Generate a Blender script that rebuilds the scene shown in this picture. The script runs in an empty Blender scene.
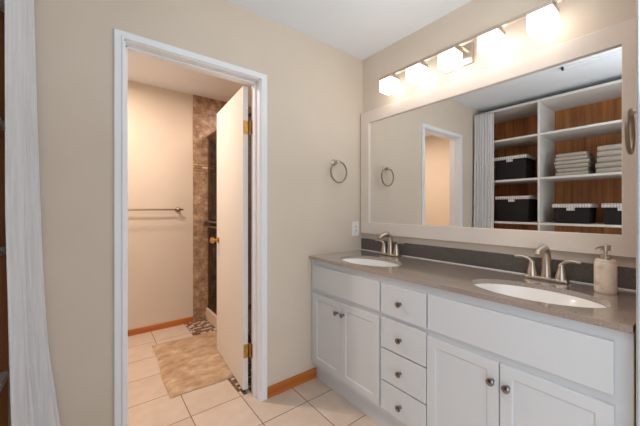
import bpy, bmesh, math, random
from mathutils import Vector, Matrix
random.seed(7)
S = bpy.context.scene
C = S.collection
R = math.radians

# ------------------------------------------------------------------ camera
cd = bpy.data.cameras.new('camera')
cam = bpy.data.objects.new('camera', cd); C.objects.link(cam)
cam.location = (0, 0, 1.218); cam.rotation_euler = (R(90), 0, R(-37.7))
cd.sensor_width = 36; cd.lens = 294.0 / 640 * 36; cd.shift_y = -4.5 / 640
cd.clip_start = 0.02
S.camera = cam

# ------------------------------------------------------------------ world, exposure
w = bpy.data.worlds.new('daylight'); S.world = w; w.use_nodes = True
bg = w.node_tree.nodes['Background']
bg.inputs[0].default_value = (0.92, 0.96, 1.0, 1); bg.inputs[1].default_value = .8
S.view_settings.view_transform = 'Standard'; S.view_settings.look = 'None'
S.view_settings.gamma = 1; S.view_settings.use_curve_mapping = False
S.view_settings.exposure = 0.40
SHADE_GLOW = 4.1
def lamp(name, loc, power, col, size):
    l = bpy.data.lights.new(name, 'AREA'); l.shape = 'DISK'; l.energy = power; l.color = col; l.size = size
    o = bpy.data.objects.new(name, l); C.objects.link(o); o.location = loc; return o
lamp('shower_room_ceiling_lamp', (0.16, 2.44, 2.40), 12, (1, .83, .71), .09)
lamp('shower_room_ceiling_lamp', (-0.15, 2.90, 2.40), 8, (1, .83, .71), .09)
lamp('shower_stall_fill', (1.42, 2.70, 2.38), 7, (1, .83, .71), .6)  # added fill to brighten the stall behind the glass, no real fixture
# daylight arriving from the room behind the photographer
ad = bpy.data.lights.new('rear_daylight', 'AREA'); ad.shape = 'RECTANGLE'; ad.size = 1.7; ad.size_y = 1.8
ad.energy = .8; ad.color = (.88, .94, 1.0)
ao = bpy.data.objects.new('rear_daylight', ad); C.objects.link(ao)
ao.location = (0.7, -1.15, 1.35); ao.rotation_euler = (R(90), 0, 0)
side = bpy.data.lights.new('bedroom_daylight', 'AREA'); side.shape = 'RECTANGLE'; side.size = 1.1; side.size_y = 1.7
side.energy = 11; side.color = (.76, .88, 1.0)
so = bpy.data.objects.new('bedroom_daylight', side); C.objects.link(so)
so.location = (-.75, -.75, 1.2); so.rotation_euler = (R(90), 0, R(-75))
# added fill light, aimed up to brighten the ceiling and the room by bounce
fl = bpy.data.lights.new('ceiling_fill', 'AREA'); fl.size = .5; fl.energy = 14; fl.color = (.84, .93, 1.0)
fo = bpy.data.objects.new('ceiling_fill', fl); C.objects.link(fo); fo.location = (.8, -.25, 1.5); fo.rotation_euler = (R(180), 0, 0)

# ------------------------------------------------------------------ materials
def lin(r, g, b):
    f = lambda v: (v / 255 / 12.92) if v / 255 <= .04045 else ((v / 255 + .055) / 1.055) ** 2.4
    return (f(r), f(g), f(b), 1)
class NT:
    def __init__(s, name):
        s.m = bpy.data.materials.new(name); s.m.use_nodes = True
        s.t = s.m.node_tree; s.p = s.t.nodes['Principled BSDF']
    def n(s, typ, **kw):
        x = s.t.nodes.new(typ)
        for k, v in kw.items(): setattr(x, k, v)
        return x
    def l(s, a, b): s.t.links.new(a, b)
    def ramp(s, stops, src, interp='LINEAR'):
        r = s.n('ShaderNodeValToRGB'); cr = r.color_ramp; cr.interpolation = interp
        while len(cr.elements) < len(stops): cr.elements.new(.5)
        for e, (p, c) in zip(cr.elements, stops): e.position = p; e.color = c
        s.l(src, r.inputs[0]); return r.outputs[0]
    def coord(s, scale=(1, 1, 1), loc=(0, 0, 0), rot=(0, 0, 0)):
        tc = s.n('ShaderNodeTexCoord'); mp = s.n('ShaderNodeMapping')
        mp.inputs['Scale'].default_value = scale; mp.inputs['Location'].default_value = loc
        mp.inputs['Rotation'].default_value = rot
        s.l(tc.outputs['Object'], mp.inputs[0]); return mp.outputs[0]
    def noise(s, vec, scale, detail=4, rough=.55):
        x = s.n('ShaderNodeTexNoise'); x.inputs['Scale'].default_value = scale
        x.inputs['Detail'].default_value = detail; x.inputs['Roughness'].default_value = rough
        s.l(vec, x.inputs['Vector']); return x.outputs['Fac']
    def bump(s, h, strength=.2, dist=.002):
        b = s.n('ShaderNodeBump'); b.inputs['Strength'].default_value = strength; b.inputs['Distance'].default_value = dist
        s.l(h, b.inputs['Height']); s.l(b.outputs[0], s.p.inputs['Normal'])
def plain(name, c, rough=.5, metal=0, c2=None, nscale=20, bump=0, coat=0):
    t = NT(name); t.p.inputs['Roughness'].default_value = rough; t.p.inputs['Metallic'].default_value = metal
    if coat: t.p.inputs['Coat Weight'].default_value = coat
    v = t.coord(); f = t.noise(v, nscale)
    t.l(t.ramp([(.3, c), (.7, c2 or c)], f), t.p.inputs['Base Color'])
    if bump: t.bump(t.noise(v, nscale * 8), bump)
    return t.m
M = {}
M['wall'] = plain('beige_paint', lin(219, 205, 188), .75, 0, lin(216, 201, 183), 3, .06)
M['ceil'] = plain('ceiling_paint', lin(238, 242, 247), .85, 0, lin(236, 240, 245), 4, .08)
M['trim'] = plain('white_trim_paint', lin(238, 239, 241), .4)
M['pale'] = plain('pale_blue_grey_paint', lin(188, 202, 210), .45)
M['door'] = plain('white_door_paint', lin(230, 226, 220), .4)
M['cab'] = plain('grey_white_cabinet_paint', lin(208, 209, 210), .42)
M['cabin'] = plain('cabinet_shadow_gap', lin(120, 121, 122), .6)
M['frame'] = plain('mirror_frame_paint', lin(230, 216, 202), .5)
M['nickel'] = plain('brushed_nickel', lin(200, 188, 174), .33, 1)
M['ringmetal'] = plain('satin_ring_metal', lin(150, 138, 124), .3, 1)
M['pewter'] = plain('dark_pewter', lin(158, 154, 150), .2, 1, lin(132, 128, 125), 60)
M['brass'] = plain('polished_brass', lin(210, 166, 96), .28, 1, lin(188, 144, 76), 60)
M['bronze'] = plain('bronze_metal', lin(120, 92, 70), .35, 1)
M['steel'] = plain('shower_bar_metal', lin(160, 142, 120), .3, 1)
M['porcelain'] = plain('white_porcelain', lin(250, 245, 238), .15, 0, None, 5, 0, .5)
M['plastic'] = plain('white_plastic', lin(236, 234, 230), .35)
M['dark'] = plain('dark_slot', lin(40, 38, 36), .6)
M['melamine'] = plain('white_shelf_board', lin(226, 222, 216), .5)
M['blackfab'] = plain('black_bin_fabric', lin(34, 28, 27), .85, 0, lin(26, 22, 21), 200, .3)
M['towel'] = plain('taupe_terry', lin(188, 177, 163), .95, 0, lin(170, 159, 146), 120, .6)
M['curb'] = plain('cream_curb', lin(222, 204, 186), .3)
# mirror
t = NT('mirror_silver'); t.p.inputs['Base Color'].default_value = (.86, .86, .85, 1)
t.p.inputs['Metallic'].default_value = 1; t.p.inputs['Roughness'].default_value = 0.0; M['mirror'] = t.m
# curtain
t = NT('sheer_white_cloth'); t.p.inputs['Roughness'].default_value = .9
v = t.coord((60, 60, 3)); f = t.noise(v, 2)
t.l(t.ramp([(.3, lin(234, 232, 232)), (.7, lin(220, 218, 218))], f), t.p.inputs['Base Color'])
tr = t.n('ShaderNodeBsdfTranslucent'); tr.inputs[0].default_value = lin(220, 218, 220)
mx = t.n('ShaderNodeMixShader'); mx.inputs[0].default_value = .12
t.l(t.p.outputs[0], mx.inputs[1]); t.l(tr.outputs[0], mx.inputs[2])
t.l(mx.outputs[0], t.t.nodes['Material Output'].inputs[0]); t.bump(t.noise(t.coord((1, 1, .15)), 90), .12)
M['curtain'] = t.m
# lamp glass (gives off light)
t = NT('lit_opal_glass'); t.p.inputs['Base Color'].default_value = (.9, .88, .85, 1)
t.p.inputs['Emission Color'].default_value = (1, .92, .85, 1); t.p.inputs['Emission Strength'].default_value = SHADE_GLOW
M['glow'] = t.m
# oak
def wood(name, c1, c2, c3, axis, rough=.45, plank=None):
    t = NT(name); t.p.inputs['Roughness'].default_value = rough
    sc = [28, 28, 28]; sc[axis] = 1.6
    v = t.coord(tuple(sc)); f = t.noise(v, 1.0, 6, .6)
    col = t.ramp([(.25, c1), (.5, c2), (.75, c3)], f)
    if plank:
        tc = t.coord(); sp = t.n('ShaderNodeSeparateXYZ'); t.l(tc, sp.inputs[0])
        m = t.n('ShaderNodeMath', operation='DIVIDE'); t.l(sp.outputs[1], m.inputs[0]); m.inputs[1].default_value = plank
        fl = t.n('ShaderNodeMath', operation='FLOOR'); t.l(m.outputs[0], fl.inputs[0])
        wn = t.n('ShaderNodeTexWhiteNoise', noise_dimensions='1D'); t.l(fl.outputs[0], wn.inputs['W'])
        fr = t.n('ShaderNodeMath', operation='FRACT'); t.l(m.outputs[0], fr.inputs[0])
        ed = t.n('ShaderNodeMath', operation='GREATER_THAN'); t.l(fr.outputs[0], ed.inputs[0]); ed.inputs[1].default_value = .05
        mr = t.n('ShaderNodeMapRange'); t.l(wn.outputs[0], mr.inputs[0]); mr.inputs[3].default_value = .72; mr.inputs[4].default_value = 1.1
        mm = t.n('ShaderNodeMath', operation='MULTIPLY_ADD'); t.l(ed.outputs[0], mm.inputs[0]); mm.inputs[1].default_value = .4; mm.inputs[2].default_value = .6
        mu = t.n('ShaderNodeMath', operation='MULTIPLY'); t.l(mm.outputs[0], mu.inputs[0]); t.l(mr.outputs[0], mu.inputs[1])
        vm = t.n('ShaderNodeVectorMath', operation='SCALE'); t.l(col, vm.inputs[0]); t.l(mu.outputs[0], vm.inputs['Scale'])
        col = vm.outputs[0]
    t.l(col, t.p.inputs['Base Color']); return t.m
M['oakx'] = wood('oak_baseboard', lin(160, 86, 26), lin(188, 106, 36), lin(202, 126, 52), 0, .4)
M['panel'] = wood('brown_plank_panel', lin(160, 94, 44), lin(200, 128, 66), lin(222, 154, 94), 2, .5, .085)
M['panelx'] = wood('brown_end_panel', lin(130, 74, 34), lin(166, 100, 50), lin(186, 118, 64), 2, .5)
# floor tile
t = NT('cream_floor_tile'); T = .308
v = t.coord((1, 1, 1), (-.147, -.284 + .0, 0))
b = t.n('ShaderNodeTexBrick'); b.offset = 0; b.squash = 1
for k, x in (('Scale', 1), ('Mortar Size', .0028), ('Mortar Smooth', .1), ('Bias', 0), ('Brick Width', T), ('Row Height', T)): b.inputs[k].default_value = x
b.inputs['Color1'].default_value = lin(224, 204, 186); b.inputs['Color2'].default_value = lin(216, 195, 176); b.inputs['Mortar'].default_value = lin(128, 98, 74)
t.l(v, b.inputs['Vector'])
nf = t.noise(t.coord(), 9, 5); nr = t.ramp([(.3, (.88, .87, .86, 1)), (.7, (1.0, 1.0, 1.0, 1))], nf)
mx = t.n('ShaderNodeMix', data_type='RGBA', blend_type='MULTIPLY'); mx.inputs[0].default_value = 1
t.l(b.outputs['Color'], mx.inputs[6]); t.l(nr, mx.inputs[7]); t.l(mx.outputs[2], t.p.inputs['Base Color'])
t.p.inputs['Roughness'].default_value = .38
inv = t.n('ShaderNodeMath', operation='SUBTRACT'); inv.inputs[0].default_value = 1; t.l(b.outputs['Fac'], inv.inputs[1]); t.bump(inv.outputs[0], .4, .002)
M['tile'] = t.m
# mosaic
def mosaic(name, cell, cols, mortar):
    t = NT(name); v = t.coord()
    sn = t.n('ShaderNodeVectorMath', operation='SNAP'); sn.inputs[1].default_value = (cell,) * 3
    ad = t.n('ShaderNodeVectorMath', operation='ADD'); ad.inputs[1].default_value = (.0013, .0013, .0013); t.l(v, ad.inputs[0])
    t.l(ad.outputs[0], sn.inputs[0])
    wn = t.n('ShaderNodeTexWhiteNoise', noise_dimensions='3D'); t.l(sn.outputs[0], wn.inputs['Vector'])
    col = t.ramp([(i / len(cols), c) for i, c in enumerate(cols)], wn.outputs['Value'], 'CONSTANT')
    b = t.n('ShaderNodeTexBrick'); b.offset = 0
    for k, x in (('Scale', 1), ('Mortar Size', cell * .07), ('Mortar Smooth', .1), ('Brick Width', cell), ('Row Height', cell)): b.inputs[k].default_value = x
    t.l(ad.outputs[0], b.inputs['Vector'])
    mx = t.n('ShaderNodeMix', data_type='RGBA'); t.l(b.outputs['Fac'], mx.inputs[0]); t.l(col, mx.inputs[6]); mx.inputs[7].default_value = mortar
    t.l(mx.outputs[2], t.p.inputs['Base Color']); t.p.inputs['Roughness'].default_value = .35
    return t.m
M['mosaic'] = mosaic('brown_white_mosaic', .026, [lin(120, 92, 72), lin(104, 76, 58), lin(228, 212, 196), lin(84, 62, 48), lin(140, 110, 86), lin(226, 210, 192), lin(96, 72, 56)], lin(150, 124, 102))
# brown shower stone with a lighter border band
t = NT('brown_stone_tile'); v = t.coord()
f = t.noise(v, 17, 8, .7)
stone = t.ramp([(.3, lin(118, 88, 66)), (.45, lin(156, 124, 98)), (.56, lin(182, 150, 122)), (.72, lin(220, 196, 168))], f)
tc = t.n('ShaderNodeSeparateXYZ'); t.l(v, tc.inputs[0])
cx = t.n('ShaderNodeCombineXYZ'); add = t.n('ShaderNodeMath', operation='ADD'); t.l(tc.outputs[0], add.inputs[0]); t.l(tc.outputs[1], add.inputs[1])
t.l(add.outputs[0], cx.inputs[0]); t.l(tc.outputs[2], cx.inputs[1])
b = t.n('ShaderNodeTexBrick'); b.offset = 0
sh_ = t.n('ShaderNodeVectorMath', operation='ADD'); sh_.inputs[1].default_value = (.11, .06, 0); t.l(cx.outputs[0], sh_.inputs[0])
for k, x in (('Scale', 1), ('Mortar Size', .0022), ('Brick Width', .33), ('Row Height', .33)): b.inputs[k].default_value = x
t.l(sh_.outputs[0], b.inputs['Vector'])
mx = t.n('ShaderNodeMix', data_type='RGBA'); t.l(b.outputs['Fac'], mx.inputs[0]); t.l(stone, mx.inputs[6]); mx.inputs[7].default_value = lin(126, 98, 76)
b2 = t.n('ShaderNodeTexBrick'); b2.offset = .5
for k, x in (('Scale', 1), ('Mortar Size', .003), ('Brick Width', .07), ('Row Height', .028)): b2.inputs[k].default_value = x
b2.inputs['Color1'].default_value = lin(224, 196, 164); b2.inputs['Color2'].default_value = lin(150, 112, 80); b2.inputs['Mortar'].default_value = lin(110, 82, 60)
t.l(cx.outputs[0], b2.inputs['Vector'])
g = t.n('ShaderNodeMath', operation='COMPARE'); t.l(tc.outputs[2], g.inputs[0]); g.inputs[1].default_value = 1.68; g.inputs[2].default_value = .056
mx2 = t.n('ShaderNodeMix', data_type='RGBA'); t.l(g.outputs[0], mx2.inputs[0]); t.l(mx.outputs[2], mx2.inputs[6]); t.l(b2.outputs['Color'], mx2.inputs[7])
t.l(mx2.outputs[2], t.p.inputs['Base Color']); t.p.inputs['Roughness'].default_value = .4
M['stone'] = t.m
# countertop
t = NT('grey_brown_quartz'); v = t.coord(); f = t.noise(v, 160, 3, .7)
t.l(t.ramp([(.35, lin(144, 128, 116)), (.55, lin(162, 145, 132)), (.72, lin(184, 167, 154))], f), t.p.inputs['Base Color'])
t.p.inputs['Specular IOR Level'].default_value = 1.0; t.p.inputs['Roughness'].default_value = .22; t.p.inputs['Coat Weight'].default_value = 1; t.p.inputs['Coat Roughness'].default_value = .1; t.p.inputs['Coat IOR'].default_value = 1.75; M['quartz'] = t.m
t = NT('grey_quartz_splash'); v = t.coord(); f = t.noise(v, 160, 3, .7)
t.l(t.ramp([(.35, lin(86, 78, 72)), (.55, lin(98, 90, 83)), (.72, lin(122, 112, 105))], f), t.p.inputs['Base Color'])
t.p.inputs['Roughness'].default_value = .3; M['splash'] = t.m
# marble dispenser
t = NT('cream_marble'); v = t.coord(); f = t.noise(v, 26, 6, .6)
t.l(t.ramp([(.3, lin(202, 174, 148)), (.42, lin(230, 208, 188)), (.6, lin(238, 220, 202)), (.75, lin(212, 184, 158))], f), t.p.inputs['Base Color'])
t.p.inputs['Roughness'].default_value = .3; M['marble'] = t.m
# bath mat
t = NT('tan_plush_mat'); v = t.coord(); f = t.noise(t.coord((1.0, 1.7, 1), (0, 0, 0), (0, 0, .6)), 8, 9, .7)
t.l(t.ramp([(.32, lin(158, 126, 96)), (.47, lin(188, 156, 124)), (.54, lin(196, 166, 136)), (.68, lin(220, 196, 170))], f), t.p.inputs['Base Color'])
t.p.inputs['Roughness'].default_value = .95; t.bump(t.noise(v, 180), .5, .004); M['mat'] = t.m
# gingham
t = NT('white_check_cloth'); sp = t.n('ShaderNodeSeparateXYZ'); t.l(t.coord(), sp.inputs[0])
ad2 = t.n('ShaderNodeMath', operation='ADD'); t.l(sp.outputs[0], ad2.inputs[0]); t.l(sp.outputs[2], ad2.inputs[1])
cb = t.n('ShaderNodeCombineXYZ'); t.l(sp.outputs[1], cb.inputs[0]); t.l(ad2.outputs[0], cb.inputs[1])
b = t.n('ShaderNodeTexBrick'); b.offset = 0
for k, x in (('Scale', 1), ('Mortar Size', .0022), ('Mortar Smooth', .2), ('Brick Width', .021), ('Row Height', .021)): b.inputs[k].default_value = x
b.inputs['Color1'].default_value = lin(246, 242, 236); b.inputs['Color2'].default_value = lin(226, 220, 213); b.inputs['Mortar'].default_value = lin(158, 150, 143)
t.l(cb.outputs[0], b.inputs['Vector']); t.l(b.outputs['Color'], t.p.inputs['Base Color']); t.p.inputs['Roughness'].default_value = .9; M['check'] = t.m
# shower glass
t = NT('clear_shower_glass')
ga = t.n('ShaderNodeBsdfTransparent'); ga.inputs[0].default_value = (.96, .93, .9, 1)
gb = t.n('ShaderNodeBsdfGlossy'); gb.inputs['Roughness'].default_value = .03; gb.inputs[0].default_value = (.9, .9, .9, 1)
fr = t.n('ShaderNodeFresnel'); fr.inputs[0].default_value = 1.45
mx = t.n('ShaderNodeMixShader'); t.l(fr.outputs[0], mx.inputs[0]); t.l(ga.outputs[0], mx.inputs[1]); t.l(gb.outputs[0], mx.inputs[2])
t.l(mx.outputs[0], t.t.nodes['Material Output'].inputs[0]); M['glass'] = t.m

# ------------------------------------------------------------------ helpers
def setp(o, label=None, cat=None, group=None, kind=None):
    if label: o['label'] = label
    if cat: o['category'] = cat
    if group: o['group'] = group
    if kind: o['kind'] = kind
    return o
def wloc(o):
    v = Vector((0, 0, 0))
    while o: v += Vector(o.location); o = o.parent
    return v
def thing(name, loc, label, cat, group=None, kind=None):
    o = bpy.data.objects.new(name, None); C.objects.link(o); o.location = loc; o.empty_display_size = .05
    return setp(o, label, cat, group, kind)
def obj(name, bm, mat, parent=None, smooth=False, label=None):
    """world-space bmesh -> one mesh object under parent"""
    if parent: bmesh.ops.translate(bm, verts=bm.verts, vec=-wloc(parent))
    bmesh.ops.recalc_face_normals(bm, faces=bm.faces)
    me = bpy.data.meshes.new(name); bm.to_mesh(me); bm.free()
    me.materials.append(mat)
    if smooth:
        me.polygons.foreach_set('use_smooth', [True] * len(me.polygons))
        me.set_sharp_from_angle(angle=R(smooth if smooth is not True else 40))
    o = bpy.data.objects.new(name, me); C.objects.link(o)
    if parent: o.parent = parent
    if label: o['label'] = label
    return o
def top(name, bm, mat, base, label, cat, group=None, kind=None, smooth=False):
    bmesh.ops.translate(bm, verts=bm.verts, vec=-Vector(base))
    o = obj(name, bm, mat, None, smooth); o.location = base
    return setp(o, label, cat, group, kind)
def struct(name, bm, mat, label, cat, parent=None, smooth=False):
    o = obj(name, bm, mat, parent, smooth)
    return setp(o, label, cat, None, 'structure') if not parent else o
def box(x0, x1, y0, y1, z0, z1, bev=0, seg=2, bm=None):
    b = bmesh.new()
    vs = [b.verts.new((x, y, z)) for x in (x0, x1) for y in (y0, y1) for z in (z0, z1)]
    for f in ((0, 1, 3, 2), (4, 6, 7, 5), (0, 4, 5, 1), (2, 3, 7, 6), (0, 2, 6, 4), (1, 5, 7, 3)): b.faces.new([vs[i] for i in f])
    bmesh.ops.recalc_face_normals(b, faces=b.faces)
    if bev: bmesh.ops.bevel(b, geom=list(b.edges), offset=bev, segments=seg, profile=.5, affect='EDGES')
    return merge(bm, b)
def merge(a, b):
    if a is None: return b
    me = bpy.data.meshes.new('tmp'); b.to_mesh(me); b.free(); a.from_mesh(me); bpy.data.meshes.remove(me); return a
def frame_for(d):
    d = d.normalized(); u = Vector((0, 0, 1)) if abs(d.z) < .9 else Vector((1, 0, 0))
    a = d.cross(u).normalized(); return a, a.cross(d).normalized()
def tube(pts, rad, n=14, bm=None, closed=False, flat=1.0):
    """sweep a round (or flattened) section along pts"""
    b = bmesh.new(); P = [Vector(p) for p in pts]; N = len(P)
    rs = rad if isinstance(rad, (list, tuple)) else [rad] * N
    rings = []; a0 = None
    for i, p in enumerate(P):
        if closed: d = P[(i + 1) % N] - P[i - 1]
        else: d = P[min(i + 1, N - 1)] - P[max(i - 1, 0)]
        d.normalize()
        if a0 is None: a0, _ = frame_for(d)
        a0 = (a0 - d * a0.dot(d)).normalized(); c = a0.cross(d)
        rings.append([b.verts.new(p + (a0 * math.cos(k / n * 2 * math.pi) + c * (flat * math.sin(k / n * 2 * math.pi))) * rs[i]) for k in range(n)])
    for i in range(N if closed else N - 1):
        A, B = rings[i], rings[(i + 1) % N]
        for k in range(n): b.faces.new((A[k], A[(k + 1) % n], B[(k + 1) % n], B[k]))
    if not closed: b.faces.new(rings[0][::-1]); b.faces.new(rings[-1])
    return merge(bm, b)
def lathe(prof, origin, axis=(0, 0, 1), n=24, sx=1, sy=1, bm=None, caps=True):
    """prof: (radius, height) list turned about axis"""
    b = bmesh.new(); ax = Vector(axis).normalized(); u, v = frame_for(ax); o = Vector(origin)
    rings = []
    for r, h in prof:
        rings.append([b.verts.new(o + ax * h + (u * (sx * math.cos(k / n * 2 * math.pi)) + v * (sy * math.sin(k / n * 2 * math.pi))) * r) for k in range(n)])
    for A, B in zip(rings, rings[1:]):
        for k in range(n): b.faces.new((A[k], A[(k + 1) % n], B[(k + 1) % n], B[k]))
    if caps: b.faces.new(rings[0][::-1]); b.faces.new(rings[-1])
    return merge(bm, b)
def bez(p0, p1, p2, n=10):
    p0, p1, p2 = Vector(p0), Vector(p1), Vector(p2)
    return [p0 * (1 - t) ** 2 + p1 * 2 * t * (1 - t) + p2 * t * t for t in [i / n for i in range(n + 1)]]

H = 2.44; D = 1.704; W = 1.762; FAR = 3.34
OX0, OX1 = .127, .834          # door opening
# ------------------------------------------------------------------ the setting
struct('floor', box(-1.1, 1.9, -1.2, 3.45, -.06, 0), M['tile'], 'cream square floor tiles with brown grout', 'floor')
struct('ceiling', box(-1.1, 1.9, -1.2, 3.45, H, H + .06), M['ceil'], 'plain white ceiling', 'ceiling')
b = box(-1.0, OX0 - .012, D, D + .12, 0, H); box(OX1 + .012, 1.86, D, D + .12, 0, H, bm=b); box(OX0 - .012, OX1 + .012, D, D + .12, 2.042, H, bm=b)
struct('wall_back', b, M['wall'], 'beige painted wall with the doorway and the towel ring', 'wall')
struct('wall_right', box(W, W + .1, -.005, D, 0, H), M['wall'], 'beige painted wall behind the long mirror', 'wall')
struct('wall_near', box(1.2, W, -.005, .110, 0, H, .003, 2), M['wall'], 'short return wall at the right end of the vanity', 'wall')
struct('wall_left', box(-.9, -.265, .14, .249, 0, H), M['wall'], 'beige wall closing the near end of the closet', 'wall')
struct('wall_closet', box(-.9, -.802, .249, D, 0, H), M['wall'], 'wall behind the closet shelving', 'wall')
struct('wall_far', box(-1.0, .853, FAR, FAR + .1, 0, H), M['wall'], 'peach lit wall with the towel bar in the shower room', 'wall')
struct('wall_side', box(-1.1, -1.0, D, FAR + .1, 0, H), M['wall'], 'left wall of the shower room', 'wall')
b = box(.853, 1.9, FAR - .012, FAR + .1, 0, H)
struct('wall_tiled', b, M['stone'], 'brown stone tiled wall with a light border band', 'tiled wall')
struct('wall_shower', box(1.8, 1.9, D + .12, FAR - .012, 0, H), M['stone'], 'brown tiled inner wall of the shower', 'tiled wall')
struct('trim_1', box(1.186, 1.2, -.012, .1055, 0, H, .002, 1), M['pale'], 'pale blue-grey painted trim on the end of the return wall', 'trim')
struct('trim_2', box(.763, .984, D + .12, FAR - .012, 0, .003), M['mosaic'], 'brown and white mosaic strip in the floor along the shower', 'floor mosaic')
struct('trim_3', box(.984, 1.072, D + .12, FAR - .012, 0, .128, .008, 2), M['curb'], 'cream curb under the shower door', 'shower curb')
# door casing: an outer board and a raised inner bead
y0 = D - .010
def casing_bm():
    """one mitred casing: profile (offset outward from the opening, y) swept up, over and down"""
    prof = [(.004, D), (.004, y0 - .002), (.008, y0 - .004), (.013, y0 - .004), (.017, y0), (.042, y0 - .002), (.046, y0 + .002), (.046, D)]
    b = bmesh.new(); rows = []
    for o, y in prof:
        k = 1.03 if o > .02 else 1.0; q = .9 if o > .02 else 1
        rows.append([b.verts.new(p) for p in ((OX0 - .003 - o, y, 0), (OX0 - .003 - o, y, 2.031 + o * q), (OX1 + .003 + o * k, y, 2.031 + o * q), (OX1 + .003 + o * k, y, 0))])
    for A, B in zip(rows, rows[1:]):
        for k in range(3): b.faces.new((A[k], A[k + 1], B[k + 1], B[k]))
    return b
b = casing_bm()
struct('trim_4', b, M['trim'], 'white casing around the doorway', 'door casing')
# jamb lining with stops
b = box(OX0 - .012, OX0, D - .001, D + .121, 0, 2.042); box(OX1, OX1 + .012, D - .001, D + .121, 0, 2.042, bm=b); box(OX0 - .012, OX1 + .012, D - .001, D + .121, 2.03, 2.042, bm=b)
box(OX0, OX0 + .011, D + .045, D + .08, 0, 2.03, .002, 1, bm=b); box(OX1 - .011, OX1, D + .045, D + .08, 0, 2.03, .002, 1, bm=b); box(OX0, OX1, D + .045, D + .08, 2.019, 2.03, .002, 1, bm=b)
struct('trim_5', b, M['trim'], 'white jamb lining inside the doorway', 'door jamb')
# baseboards
struct('baseboard_back', box(OX1 + .0505, 1.275, D - .013, D, 0, .07, .003, 2), M['oakx'], 'oak baseboard between the door casing and the vanity', 'baseboard')
struct('baseboard_far', box(-1.0, .852, FAR - .013, FAR, 0, .058, .003, 2), M['oakx'], 'oak baseboard in the shower room below the towel bar', 'baseboard')
struct('baseboard_left', box(-.19, OX0 - .053, D - .013, D, 0, .07, .003, 2), M['oakx'], 'oak baseboard between the curtain and the door casing', 'baseboard')

# ------------------------------------------------------------------ the open door
hx, hy = .818, D + .131
door = thing('door_1', (hx, hy, 0), 'open white flush door swung into the shower room', 'door', None, 'structure')
ang = R(-4.6); RM = Matrix.Rotation(ang, 4, 'Z')
def dplace(bm):
    bmesh.ops.transform(bm, matrix=Matrix.Translation((hx, hy, 0)) @ RM, verts=bm.verts); return bm
obj('door_slab', dplace(box(-.0375, -.0025, 0, .685, .022, 2.024, .0025, 2)), M['door'], door)
k = obj('door_knob', dplace(lathe([(.0, 0), (.026, 0), (.026, .005), (.011, .012), (.010, .03), (.022, .038), (.027, .05), (.025, .062), (.014, .068), (0, .069)], (-.0375, .622, .955), (-1, 0, 0))), M['brass'], door, 40, 'round brass knob')
obj('door_knob', dplace(lathe([(.0, 0), (.026, 0), (.026, .005), (.011, .012), (.010, .03), (.022, .038), (.027, .05), (.025, .062), (.014, .068), (0, .069)], (-.0025, .622, .955), (1, 0, 0))), M['brass'], door, 40, 'round brass knob')
for hz in (1.753, .276):
    b = dplace(box(-.034, -.004, -.0035, -.0005, hz - .045, hz + .045, .001, 1))
    h = obj('hinge_leaf', b, M['brass'], door, False, 'brass hinge')
    kb = bmesh.new()
    for i in range(5): lathe([(0, 0), (.0068, 0), (.0062, .0165), (0, .0165)], (hx + .0095, hy - .004, hz - .045 + .018 * i + .0005), (0, 0, 1), 12, bm=kb)
    lathe([(0, 0), (.0045, 0), (.005, .004), (0, .006)], (hx + .0095, hy - .004, hz + .045), (0, 0, 1), 12, bm=kb)
    obj('hinge_pin', kb, M['brass'], h, 40)
    box_j = box(OX1 - .0014, OX1 - .0002, hy - .038, hy - .011, hz - .045, hz + .045)
    obj('jamb_leaf', box_j, M['brass'], h)
    sb = bmesh.new()
    for dz, dx in ((-.03, -.012), (0, -.026), (.03, -.012)): merge(sb, dplace(lathe([(0, 0), (.0035, 0), (.003, .001), (0, .0012)], (dx, -.0035, hz + dz), (0, -1, 0), 10)))
    obj('screws', sb, M['bronze'], h)

# ------------------------------------------------------------------ shower room things
sh = thing('shower_door', (1.02, 2.6, .128), 'sliding glass shower door in a dark bronze frame', 'shower door')
b = box(1.0, 1.045, D + .122, FAR - .014, 1.985, 2.022, .003, 1); obj('header_rail', b, M['bronze'], sh)
obj('wall_jamb', box(1.005, 1.04, FAR - .028, FAR - .013, .13, 1.985, .002, 1), M['bronze'], sh)
obj('wall_jamb', box(1.005, 1.04, D + .121, D + .142, .13, 1.985, .002, 1), M['bronze'], sh)
obj('bottom_track', box(1.0, 1.045, D + .122, FAR - .014, .128, .148, .002, 1), M['bronze'], sh)
def slider(x, ya, yb):
    b = box(x - .007, x + .007, ya, ya + .016, .15, 1.984, .002, 1); box(x - .007, x + .007, yb - .016, yb, .15, 1.984, .002, 1, bm=b)
    box(x - .007, x + .007, ya, yb, .15, .172, .002, 1, bm=b); box(x - .007, x + .007, ya, yb, 1.962, 1.984, .002, 1, bm=b)
    p = obj('sliding_panel', b, M['bronze'], sh)
    obj('glass_pane', box(x - .003, x + .003, ya + .012, yb - .012, .17, 1.965), M['glass'], p)
    return p
slider(1.012, 2.52, FAR - .030); slider(1.032, D + .146, 2.60)
tb = tube([(.948, 2.56, 1.083), (.948, 3.27, 1.083)], .0075, 10); tube([(.948, 2.56, 1.032), (.948, 3.27, 1.032)], .0075, 10, bm=tb)
for y in (2.57, 3.26):
    box(.938, 1.006, y - .008, y + .008, 1.018, 1.097, .003, 1, bm=tb)
obj('double_towel_bar', tb, M['steel'], sh, 40)

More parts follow.
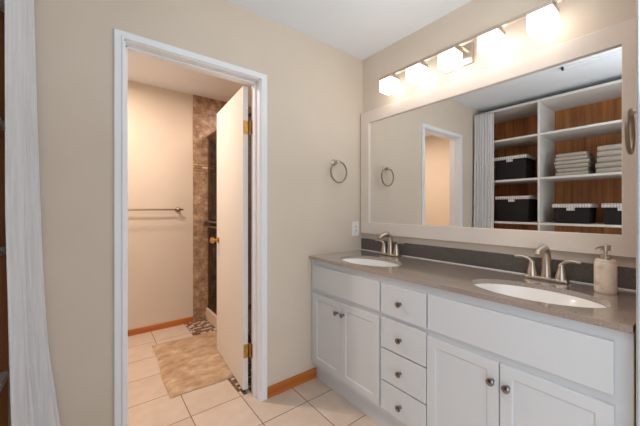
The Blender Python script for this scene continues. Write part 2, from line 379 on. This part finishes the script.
tbr = thing('towel_bar', (.4, FAR, 1.207), 'long brushed metal towel bar on the peach shower room wall', 'towel bar')
obj('bar', tube([(.05, FAR - .062, 1.207), (.742, FAR - .062, 1.207)], .0085, 14), M['steel'], tbr, 40)
for x in (.08, .7):
    obj('post', lathe([(0, 0), (.026, 0), (.026, .006), (.012, .012), (.011, .045), (.018, .05), (.018, .074), (.012, .078), (0, .078)], (x, FAR, 1.207), (0, -1, 0), 20), M['steel'], tbr, 40)

# mat: a gently uneven plush slab
def mat_bm():
    b = bmesh.new(); n, m = 26, 36
    A, Bq, Cq, Dq = Vector((.388, 2.075, 0)), Vector((.86, 2.062, 0)), Vector((.962, 2.951, 0)), Vector((.418, 2.968, 0))
    g = []
    for i in range(n + 1):
        row = []
        for j in range(m + 1):
            u, v = i / n, j / m
            p = A.lerp(Bq, u).lerp(Dq.lerp(Cq, u), v)
            e = min(u, 1 - u, v, 1 - v)
            z = .0035 + .012 * min(1, e * 14) ** .5 + .0025 * math.sin(17 * u + 5 * v) * math.sin(11 * v + 3 * u) * min(1, e * 8)
            p.x += .006 * math.sin(9 * v + 2) * (1 if u < .5 else -1) * (abs(u - .5) * 2) ** 4
            p.y += .005 * math.sin(8 * u) * (abs(v - .5) * 2) ** 4
            row.append(b.verts.new((p.x, p.y, z)))
        g.append(row)
    for i in range(n):
        for j in range(m): b.faces.new((g[i][j], g[i + 1][j], g[i + 1][j + 1], g[i][j + 1]))
    edge = [e for e in b.edges if len(e.link_faces) == 1]
    r = bmesh.ops.extrude_edge_only(b, edges=edge)
    for v in r['geom']:
        if isinstance(v, bmesh.types.BMVert): v.co.z = .0032
    return b
top('bath_mat', mat_bm(), M['mat'], (.66, 2.5, .003), 'tan plush bath mat on the shower room floor beyond the doorway', 'bath mat', smooth=60)

# ------------------------------------------------------------------ towel rings
def ring(base, out, centre_dx, r, label):
    o = thing('towel_ring', base, label, 'towel ring', 'round nickel towel rings')
    B = Vector(base); n = Vector(out)
    obj('wall_mount', lathe([(0, 0), (.024, 0), (.024, .005), (.016, .012), (.009, .018), (.009, .038), (.013, .042), (.014, .05), (.009, .056), (0, .057)], B, n, 20), M['nickel'], o, 40)
    c = B + n * .046 + Vector((centre_dx, 0, -r + .004))
    pts = [c + Vector((r * math.sin(a), 0, r * math.cos(a))) for a in [k / 48 * 2 * math.pi for k in range(48)]]
    obj('ring', tube(pts, .0063, 10, closed=True), M['ringmetal'], o, 40)
ring((1.445, D, 1.566), (0, -1, 0), .016, .078, 'round nickel towel ring hanging on the beige wall left of the mirror')
ring((1.545, .110, 1.568), (0, 1, 0), 0, .076, 'nickel towel ring seen nearly edge-on at the right edge beside the mirror frame')

# outlet
ou = thing('electrical_outlet', (1.675, D, 1.055), 'white double electrical outlet on the wall beside the mirror', 'outlet')
obj('cover_plate', box(1.638, 1.712, D - .007, D, .998, 1.112, .003, 2), M['plastic'], ou)
obj('receptacle', box(1.657, 1.693, D - .0095, D - .006, 1.02, 1.09, .003, 2), M['plastic'], ou)
b = None
for z in (1.04, 1.074):
    for x in (1.668, 1.68): b = box(x - .0012, x + .0012, D - .0102, D - .009, z - .005, z + .005, bm=b)
    b = box(1.6725, 1.6755, D - .0102, D - .009, z - .013, z - .0095, bm=b)
obj('slots', b, M['dark'], ou)

# ------------------------------------------------------------------ vanity
YA, YB = .117, D - .002
va = thing('vanity_cabinet', (1.5, .9, 0), 'long grey-white painted double vanity cabinet along the right wall', 'cabinet')
FX, DX = 1.238, 1.222
b = box(FX, FX + .016, YA, YB, .118, .8605, .0015, 1); box(FX + .016, W - .003, YA, YA + .016, .118, .8605, bm=b); box(FX + .018, W - .003, YB - .016, YB, .118, .8605, bm=b)
box(FX + .018, W - .003, YA + .016, YB - .016, .118, .134, bm=b); box(W - .012, W - .003, YA + .016, YB - .016, .134, .8605, bm=b)
obj('body', b, M['cab'], va)
obj('toe_kick', box(1.278, W - .003, YA, YB, 0, .118), M['cab'], va)
def knob_bm(y, z): return lathe([(0, 0), (.0085, 0), (.0085, .003), (.0055, .007), (.0055, .013), (.0115, .017), (.0145, .021), (.014, .0255), (.009, .0285), (0, .0292)], (DX, y, z), (-1, 0, 0), 20)
def panel_door(y0, y1, z0, z1, ky, kz):
    b = box(DX, FX - .0005, y0, y1, z0, z1)
    f = min(b.faces, key=lambda f: f.calc_center_median().x)
    bmesh.ops.inset_region(b, faces=[f], thickness=.0022, depth=0); 
    edge = [v for v in b.verts if v.co.x < DX + .001 and (abs(v.co.y - y0) < 1e-4 or abs(v.co.y - y1) < 1e-4)]
    for v in edge: v.co.x += .002
    bmesh.ops.inset_region(b, faces=[f], thickness=.055, depth=0)
    bmesh.ops.inset_region(b, faces=[f], thickness=.008, depth=-.0045)
    d = obj('cabinet_door', b, M['cab'], va)
    obj('knob', knob_bm(ky, kz), M['pewter'], d, 40, 'dark pewter knob')
def front(y0, y1, z0, z1, name):
    b = box(DX, FX - .0005, y0, y1, z0, z1, .0022, 2)
    return obj(name, b, M['cab'], va)
panel_door(1.372, 1.658, .150, .630, 1.401, .560)
panel_door(1.064, 1.368, .150, .630, 1.343, .562)
panel_door(.470, .774, .150, .630, .492, .554)
panel_door(.156, .466, .150, .630, .438, .552)
front(1.060, 1.664, .661, .822, 'false_front'); front(.157, .770, .661, .822, 'false_front')
for (za, zb, kz) in ((.659, .820, .738), (.481, .640, .557), (.309, .473, .390), (.150, .301, .221)):
    d = front(.779, 1.048, za, zb, 'drawer'); obj('knob', knob_bm(.921, kz), M['pewter'], d, 40, 'dark pewter knob')

# countertop with two oval cut-outs
SINKS = (1.31, .42); SX, SA, SB = 1.415, .148, .231
ZT, ZB = .882, .861
def counter_bm():
    b = bmesh.new()
    def loop(pts):
        vs = [b.verts.new((x, y, ZT)) for x, y in pts]
        return [b.edges.new((vs[i], vs[(i + 1) % len(vs)])) for i in range(len(vs))]
    x0, x1 = 1.215, W - .002
    es = loop([(x0, YA), (x1, YA), (x1, YB), (x0, YB)])
    for cy in SINKS: es += loop([(SX + SA * math.cos(t), cy + SB * math.sin(t)) for t in [k / 64 * 2 * math.pi for k in range(64)]])
    bmesh.ops.triangle_fill(b, use_beauty=True, use_dissolve=False, edges=es)
    for f in list(b.faces):
        c = f.calc_center_median()
        if any(((c.x - SX) / SA) ** 2 + ((c.y - cy) / SB) ** 2 < .97 for cy in SINKS): b.faces.remove(f)
    r = bmesh.ops.extrude_face_region(b, geom=list(b.faces))
    for v in r['geom']:
        if isinstance(v, bmesh.types.BMVert): v.co.z = ZB
    return b
ct = thing('countertop', (1.49, .9, ZB), 'long grey-brown quartz countertop on the vanity with two oval cut-outs', 'countertop')
obj('slab', counter_bm(), M['quartz'], ct)
obj('caulk_line', box(W - .0255, W - .0195, YA, YB, ZT - .0005, ZT + .005, .0015, 1), M['plastic'], ct, False, 'thin white caulk line')
obj('backsplash', box(W - .02, W - .002, YA, YB, ZT, .974, .0015, 1), M['splash'], ct)
def sink(cy, label):
    o = thing('sink_basin', (SX, cy, ZB - .13), label, 'sink', 'oval undermount sinks')
    prof = [(1.06, 0), (1.06, -.004), (.98, -.005), (.95, -.014), (.88, -.036), (.77, -.062), (.62, -.086), (.44, -.104), (.25, -.113), (.15, -.116)]
    b = bmesh.new(); n = 56; rings = []
    prof2 = [(1.0, ZB - .0005)] + [(r * .995, ZB - .0005 + z) for r, z in prof[2:]]
    for r, z in prof2: rings.append([b.verts.new((SX + SA * r * math.cos(k / n * 2 * math.pi), cy + SB * r * math.sin(k / n * 2 * math.pi), z)) for k in range(n)])
    back = [(r + .05, z - .012) for r, z in prof2[::-1]]; back[-1] = (1.06, ZB - .0125); back.append((1.06, ZB - .0005))
    for r, z in back: rings.append([b.verts.new((SX + SA * r * math.cos(k / n * 2 * math.pi), cy + SB * r * math.sin(k / n * 2 * math.pi), z)) for k in range(n)])
    rings.append(rings[0])
    for A, B in zip(rings, rings[1:]):
        for k in range(n): b.faces.new((A[k], A[(k + 1) % n], B[(k + 1) % n], B[k]))
    obj('bowl', b, M['porcelain'], o, 50)
    obj('drain', lathe([(0, .0), (.024, 0), (.024, .012), (.02, .014), (.012, .01), (0, .01)], (SX, cy, ZB - .1245), (0, 0, 1), 24), M['nickel'], o, 40, 'round metal drain')
sink(SINKS[0], 'oval white undermount sink nearest the back wall, by the outlet')
sink(SINKS[1], 'oval white undermount sink beside the marble soap dispenser')

def faucet(cy, label):
    fx = 1.683
    o = thing('faucet', (fx, cy, ZT), label, 'faucet', 'brushed nickel two-handle faucets')
    b = box(fx - .026, fx + .026, cy - .083, cy + .083, ZT, ZT + .016, .007, 3)
    obj('base_plate', b, M['nickel'], o, 40)
    path = [(fx + .002, cy, ZT + .014), (fx + .004, cy, ZT + .06), (fx + .002, cy, ZT + .095)] + bez((fx, cy, ZT + .108), (fx - .006, cy, ZT + .168), (fx - .064, cy, ZT + .151), 8) + bez((fx - .074, cy, ZT + .148), (fx - .102, cy, ZT + .143), (fx - .113, cy, ZT + .126), 5)
    n = len(path); rr = [.022, .0195, .0185] + [.018 - .0045 * i / (n - 4) for i in range(n - 3)]
    obj('spout', tube(path, rr, 18), M['nickel'], o, 50)
    for s in (-1, 1):
        hy = cy + s * .056
        b = lathe([(0, 0), (.025, 0), (.0245, .008), (.0205, .025), (.0155, .045), (.0125, .058), (.0135, .065), (.010, .071), (0, .072)], (fx, hy, ZT + .012), (0, 0, 1), 22)
        hd = obj('handle', b, M['nickel'], o, 40)
        pts = bez((fx, hy - s * .004, ZT + .074), (fx - .003, hy + s * .014, ZT + .109), (fx - .012, hy + s * .07, ZT + .098), 10)
        obj('lever', tube(pts, [.0105, .0105, .010, .0098, .0096, .0094, .0092, .009, .0088, .008, .006], 14, flat=.8), M['nickel'], hd, 50)
faucet(1.357, 'brushed nickel faucet with two levers at the sink nearest the back wall')
faucet(.442, 'brushed nickel faucet with two levers just left of the soap dispenser')

# soap dispenser
sx, sy = 1.628, .233
sd = thing('soap_dispenser', (sx, sy, ZT), 'cream marble soap dispenser with nickel pump at the right end of the counter', 'soap dispenser')
def rbody():
    b = bmesh.new(); n = 40; rings = []
    for h, r in ((0, .0305), (.004, .0335), (.012, .034), (.112, .034), (.119, .033), (.1205, .0305), (.1215, .0305), (.130, .0305), (.1325, .028)):
        ring_ = []
        for k in range(n):
            a = k / n * 2 * math.pi; c, s_ = math.cos(a), math.sin(a)
            q = r / (abs(c) ** 2.6 + abs(s_) ** 2.6) ** (1 / 2.6)
            ring_.append(b.verts.new((sx + q * c, sy + q * s_, ZT + h)))
        rings.append(ring_)
    for A, B in zip(rings, rings[1:]):
        for k in range(n): b.faces.new((A[k], A[(k + 1) % n], B[(k + 1) % n], B[k]))
    b.faces.new(rings[0][::-1]); b.faces.new(rings[-1]); return b
obj('bottle', rbody(), M['marble'], sd, 35)
pm = obj('pump', lathe([(0, 0), (.016, 0), (.016, .012), (.0125, .014), (.0125, .02), (.0065, .021), (.0065, .034), (.0158, .036), (.0158, .056), (.014, .058), (0, .058)], (sx, sy, ZT + .1325), (0, 0, 1), 22), M['nickel'], sd, 40)
obj('nozzle', tube([(sx, sy, ZT + .181), (sx - .02, sy + .012, ZT + .182), (sx - .036, sy + .021, ZT + .180), (sx - .041, sy + .024, ZT + .174)], [.0055, .0042, .0036, .0034], 12), M['nickel'], pm, 50)

# ------------------------------------------------------------------ mirror
mi = thing('wall_mirror', (W, .91, 1.5), 'wide wall mirror in a flat off-white frame above the vanity', 'mirror')
def frame_bm(yo0, yo1, zo0, zo1, yi0, yi1, zi0, zi1, xf, xb):
    b = bmesh.new()
    lay = [(xb, 0), (xf + .003, 0), (xf, .003)]
    def q(a, x, inner, d=0):
        if inner: P = [(yi0 - d, zi0 - d), (yi1 + d, zi0 - d), (yi1 + d, zi1 + d), (yi0 - d, zi1 + d)]
        else: P = [(yo0 + d, zo0 + d), (yo1 - d, zo0 + d), (yo1 - d, zo1 - d), (yo0 + d, zo1 - d)]
        return [b.verts.new((x, y, z)) for y, z in P]
    rings = [q(0, xb, False), q(0, xf + .003, False), q(0, xf, False, .003), q(0, xf, True, .003), q(0, xf + .003, True), q(0, xb, True)]
    rings.append(rings[0])
    for A, B in zip(rings, rings[1:]):
        for k in range(4): b.faces.new((A[k], A[(k + 1) % 4], B[(k + 1) % 4], B[k]))
    return b
obj('frame', frame_bm(.121, 1.696, 1.018, 1.988, .199, 1.606, 1.108, 1.897, W - .034, W - .001), M['frame'], mi)
obj('mirror_glass', box(W - .02, W - .004, .18, 1.62, 1.095, 1.91), M['mirror'], mi)

# ------------------------------------------------------------------ vanity light
vl = thing('vanity_light', (W, .892, 2.15), 'nickel vanity light bar with five glowing cube shades above the mirror', 'wall light')
obj('back_plate', box(W - .022, W - .001, .806, .978, 2.068, 2.19, .004, 2), M['nickel'], vl)
RX = 1.645
for y in (.836, .948): obj('arm', box(RX, W - .02, y - .009, y + .009, 2.139, 2.156, .002, 1), M['nickel'], vl)
rl = obj('rail', box(RX - .011, RX + .011, .372, 1.41, 2.139, 2.157, .002, 1), M['nickel'], vl)
obj('end_knob', lathe([(0, 0), (.008, 0), (.008, .006), (.011, .009), (.008, .016), (0, .018)], (RX, .372, 2.148), (0, -1, 0), 16), M['nickel'], rl, 40)
obj('end_knob', lathe([(0, 0), (.008, 0), (.008, .006), (.011, .009), (.008, .016), (0, .018)], (RX, 1.41, 2.148), (0, 1, 0), 16), M['nickel'], rl, 40)
for i in range(5):
    y = .447 + .2225 * i; hw = .0495
    cp = obj('shade_cap', box(1.598, 1.698, y - hw - .001, y + hw + .001, 2.119, 2.139, .002, 1), M['nickel'], vl)
    obj('cube_shade', box(1.60, 1.697, y - hw, y + hw, 2.039, 2.1195, .005, 3), M['glow'], cp, 40, 'glowing white glass cube')

# ------------------------------------------------------------------ closet, curtain and what it holds
cl = thing('closet_shelving', (-.53, .97, 0), 'white closet shelving with brown plank back, seen in the mirror', 'shelving')
CX, BX = -.265, -.79
obj('back_panel', box(BX - .01, BX, .252, D - .002, 0, 2.352), M['panel'], cl, False, 'brown vertical plank panel')
obj('end_panel', box(BX, CX - .004, D - .016, D - .002, 0, 2.352), M['panelx'], cl, False, 'brown wood end panel')
obj('end_panel', box(BX, CX, .252, .27, 0, 2.352, .001, 1), M['melamine'], cl)
obj('divider', box(BX, CX, 1.042, 1.061, 0, 2.352, .0015, 1), M['melamine'], cl)
obj('top_board', box(BX, CX, .252, D - .002, 2.3525, 2.378, .0015, 1), M['melamine'], cl)
for za in (1.995, 1.527, 1.045, .55):
    for ya, yb in ((1.0615, D - .0165), (.2705, 1.0415)):
        obj('shelf', box(BX, CX, ya, yb, za, za + .022, .0015, 1), M['melamine'], cl)

def storage_bin(y0, y1, z, h, label, xf=-.32, depth=.34):
    o = thing('storage_bin', (xf - depth / 2, (y0 + y1) / 2, z), label, 'storage bin', 'black storage bins with checked lids')
    b = bmesh.new(); e = .012; X0, X1 = xf - depth, xf
    lo = [b.verts.new(p) for p in ((X0 + e + .006, y0 + e + .006, z), (X1 - e - .006, y0 + e + .006, z), (X1 - e - .006, y1 - e - .006, z), (X0 + e + .006, y1 - e - .006, z))]
    hi = [b.verts.new(p) for p in ((X0 + e, y0 + e, z + h - .036), (X1 - e, y0 + e, z + h - .036), (X1 - e, y1 - e, z + h - .036), (X0 + e, y1 - e, z + h - .036))]
    b.faces.new(lo[::-1]); b.faces.new(hi)
    for k in range(4): b.faces.new((lo[k], lo[(k + 1) % 4], hi[(k + 1) % 4], hi[k]))
    bmesh.ops.bevel(b, geom=list(b.edges), offset=.005, segments=2, affect='EDGES')
    obj('box', b, M['blackfab'], o)
    obj('lid', box(X0, X1, y0, y1, z + h - .038, z + h, .004, 2), M['check'], o, False, 'white checked cloth lid')
    yc = (y0 + y1) / 2 + .003
    obj('pull_tab', box(X1 - .012, X1 - .003, yc - .032, yc + .032, z + h - .068, z + h - .036, .002, 1), M['check'], o, False, 'white checked tab')
S2, S3 = 1.549, 1.067
storage_bin(1.176, 1.516, S2, .276, 'large black bin with white checked lid on the upper shelf beside the curtain')
storage_bin(1.150, 1.505, S3, .296, 'large black bin with white checked lid on the lower shelf beside the curtain')
storage_bin(.646, .950, S3, .198, 'low black bin with white checked lid next to the divider, under the six-towel stack')
storage_bin(.285, .573, S3, .198, 'low black bin partly cut off by the mirror frame, under the five-towel stack')

def towel(y0, y1, z, h, label, group, dx=0):
    xf, xb = -.33 + dx, -.64 + dx; b = bmesh.new(); r = h / 2; sl = h * .05
    prof = [(xb, 0)] + [(xf - r + r * math.sin(a), r - r * math.cos(a)) for a in [k / 10 * math.pi for k in range(11)]] + [(xb, h), (xb, r + sl), (xf - r, r + sl * .6), (xf - r, r - sl * .6), (xb, r - sl)]
    n = 12; rings = []; ph = random.random() * 6
    for i in range(n + 1):
        t_ = i / n; y = y0 + (y1 - y0) * t_; j = .003 * math.sin(5 * t_ + ph); e = .93 if i in (0, n) else 1
        rings.append([b.verts.new((x + j + .0012 * random.uniform(-1, 1), y, z + r + (zz - r) * e)) for x, zz in prof])
    m = len(prof)
    for A, B in zip(rings, rings[1:]):
        for k in range(m): b.faces.new((A[k], A[(k + 1) % m], B[(k + 1) % m], B[k]))
    b.faces.new(rings[0][::-1]); b.faces.new(rings[-1])
    top('folded_towel', b, M['towel'], ((xf + xb) / 2, (y0 + y1) / 2, z), label, 'towel', group, smooth=50)
OR6 = ('lowest', 'second from the bottom', 'third from the bottom', 'third from the top', 'second from the top', 'topmost')
OR5 = ('lowest', 'second from the bottom', 'middle', 'second from the top', 'topmost')
hs = .0392; jit = (.0, -.006, .004, .012, .008, .0)
for i in range(6):
    towel(.671 - jit[i] * .6 + (.012 if i > 3 else 0), .921 + jit[i], S2 + hs * i, hs, OR6[i] + ' folded taupe towel in the six-towel stack next to the divider', 'folded towels next to the divider', (.004, 0, .006, .002, -.004, -.01)[i])
hs = .0535
for i in range(5):
    towel(.335 + (0, .004, -.003, .002, 0)[i], (.612, .618, .606, .605, .603)[i], S2 + hs * i, hs, OR5[i] + ' folded taupe towel in the five-towel stack by the mirror frame', 'folded towels by the mirror frame', (.004, 0, .005, 0, -.006)[i])

# curtain: pleated sheet gathered beside the back wall, spreading towards the floor
def curtain_bm():
    b = bmesh.new(); n, m = 150, 60; rows = []
    key = [(2.352, -.192), (2.08, -.194), (1.6, -.184), (1.25, -.174), (.84, -.159), (.63, -.147), (.315, -.112), (.02, -.085)]
    def rx(z):
        for (za, xa), (zb, xb) in zip(key, key[1:]):
            if z >= zb: return xa + (xb - xa) * (za - z) / (za - zb)
        return key[-1][1]
    for j in range(m + 1):
        z = 2.352 + (.012 - 2.352) * j / m
        P = Vector((-.243 + .02 * max(0, 1 - z / 1.2), 1.482 + .008 * max(0, 1 - z / 1.2), z)); Q = Vector((rx(z), 1.682, z))
        d = (Q - P); nn = Vector((d.y, -d.x, 0)).normalized()
        row = []
        for i in range(n + 1):
            u = i / n; fl = 1 - z / 2.35
            amp = .005 + .005 * fl
            wv = math.sin(u * 2 * math.pi * 7.3 + .5 * math.sin(2.1 * z) + 1.0) + .3 * math.sin(u * 2 * math.pi * 12.7 + 1.3 * z + 2)
            row.append(b.verts.new(P + d * u + nn * amp * wv * min(1, .4 + 4 * min(u, 1 - u))))
        rows.append(row)
    for A, B in zip(rows, rows[1:]):
        for k in range(n): b.faces.new((A[k], A[k + 1], B[k + 1], B[k]))
    return b
cu = top('closet_curtain', curtain_bm(), M['curtain'], (-.2, 1.6, 0), 'white pleated curtain gathered at the closet opening beside the back wall', 'curtain', smooth=80)
sm = cu.modifiers.new('cloth', 'SOLIDIFY'); sm.thickness = .0012

# track on the ceiling in front of the closet, seen at the top of the mirror
cp = thing('ceiling_track', (.26, .3, H), 'thin white track on the ceiling, seen at the top right of the mirror', 'ceiling track')
obj('rail', box(.238, .276, -.2, .722, H - .02, H, .002, 1), M['trim'], cp)
obj('end_stop', box(.252, .284, .722, .738, H - .026, H, .003, 1), M['dark'], cp, False, 'small dark end stop')
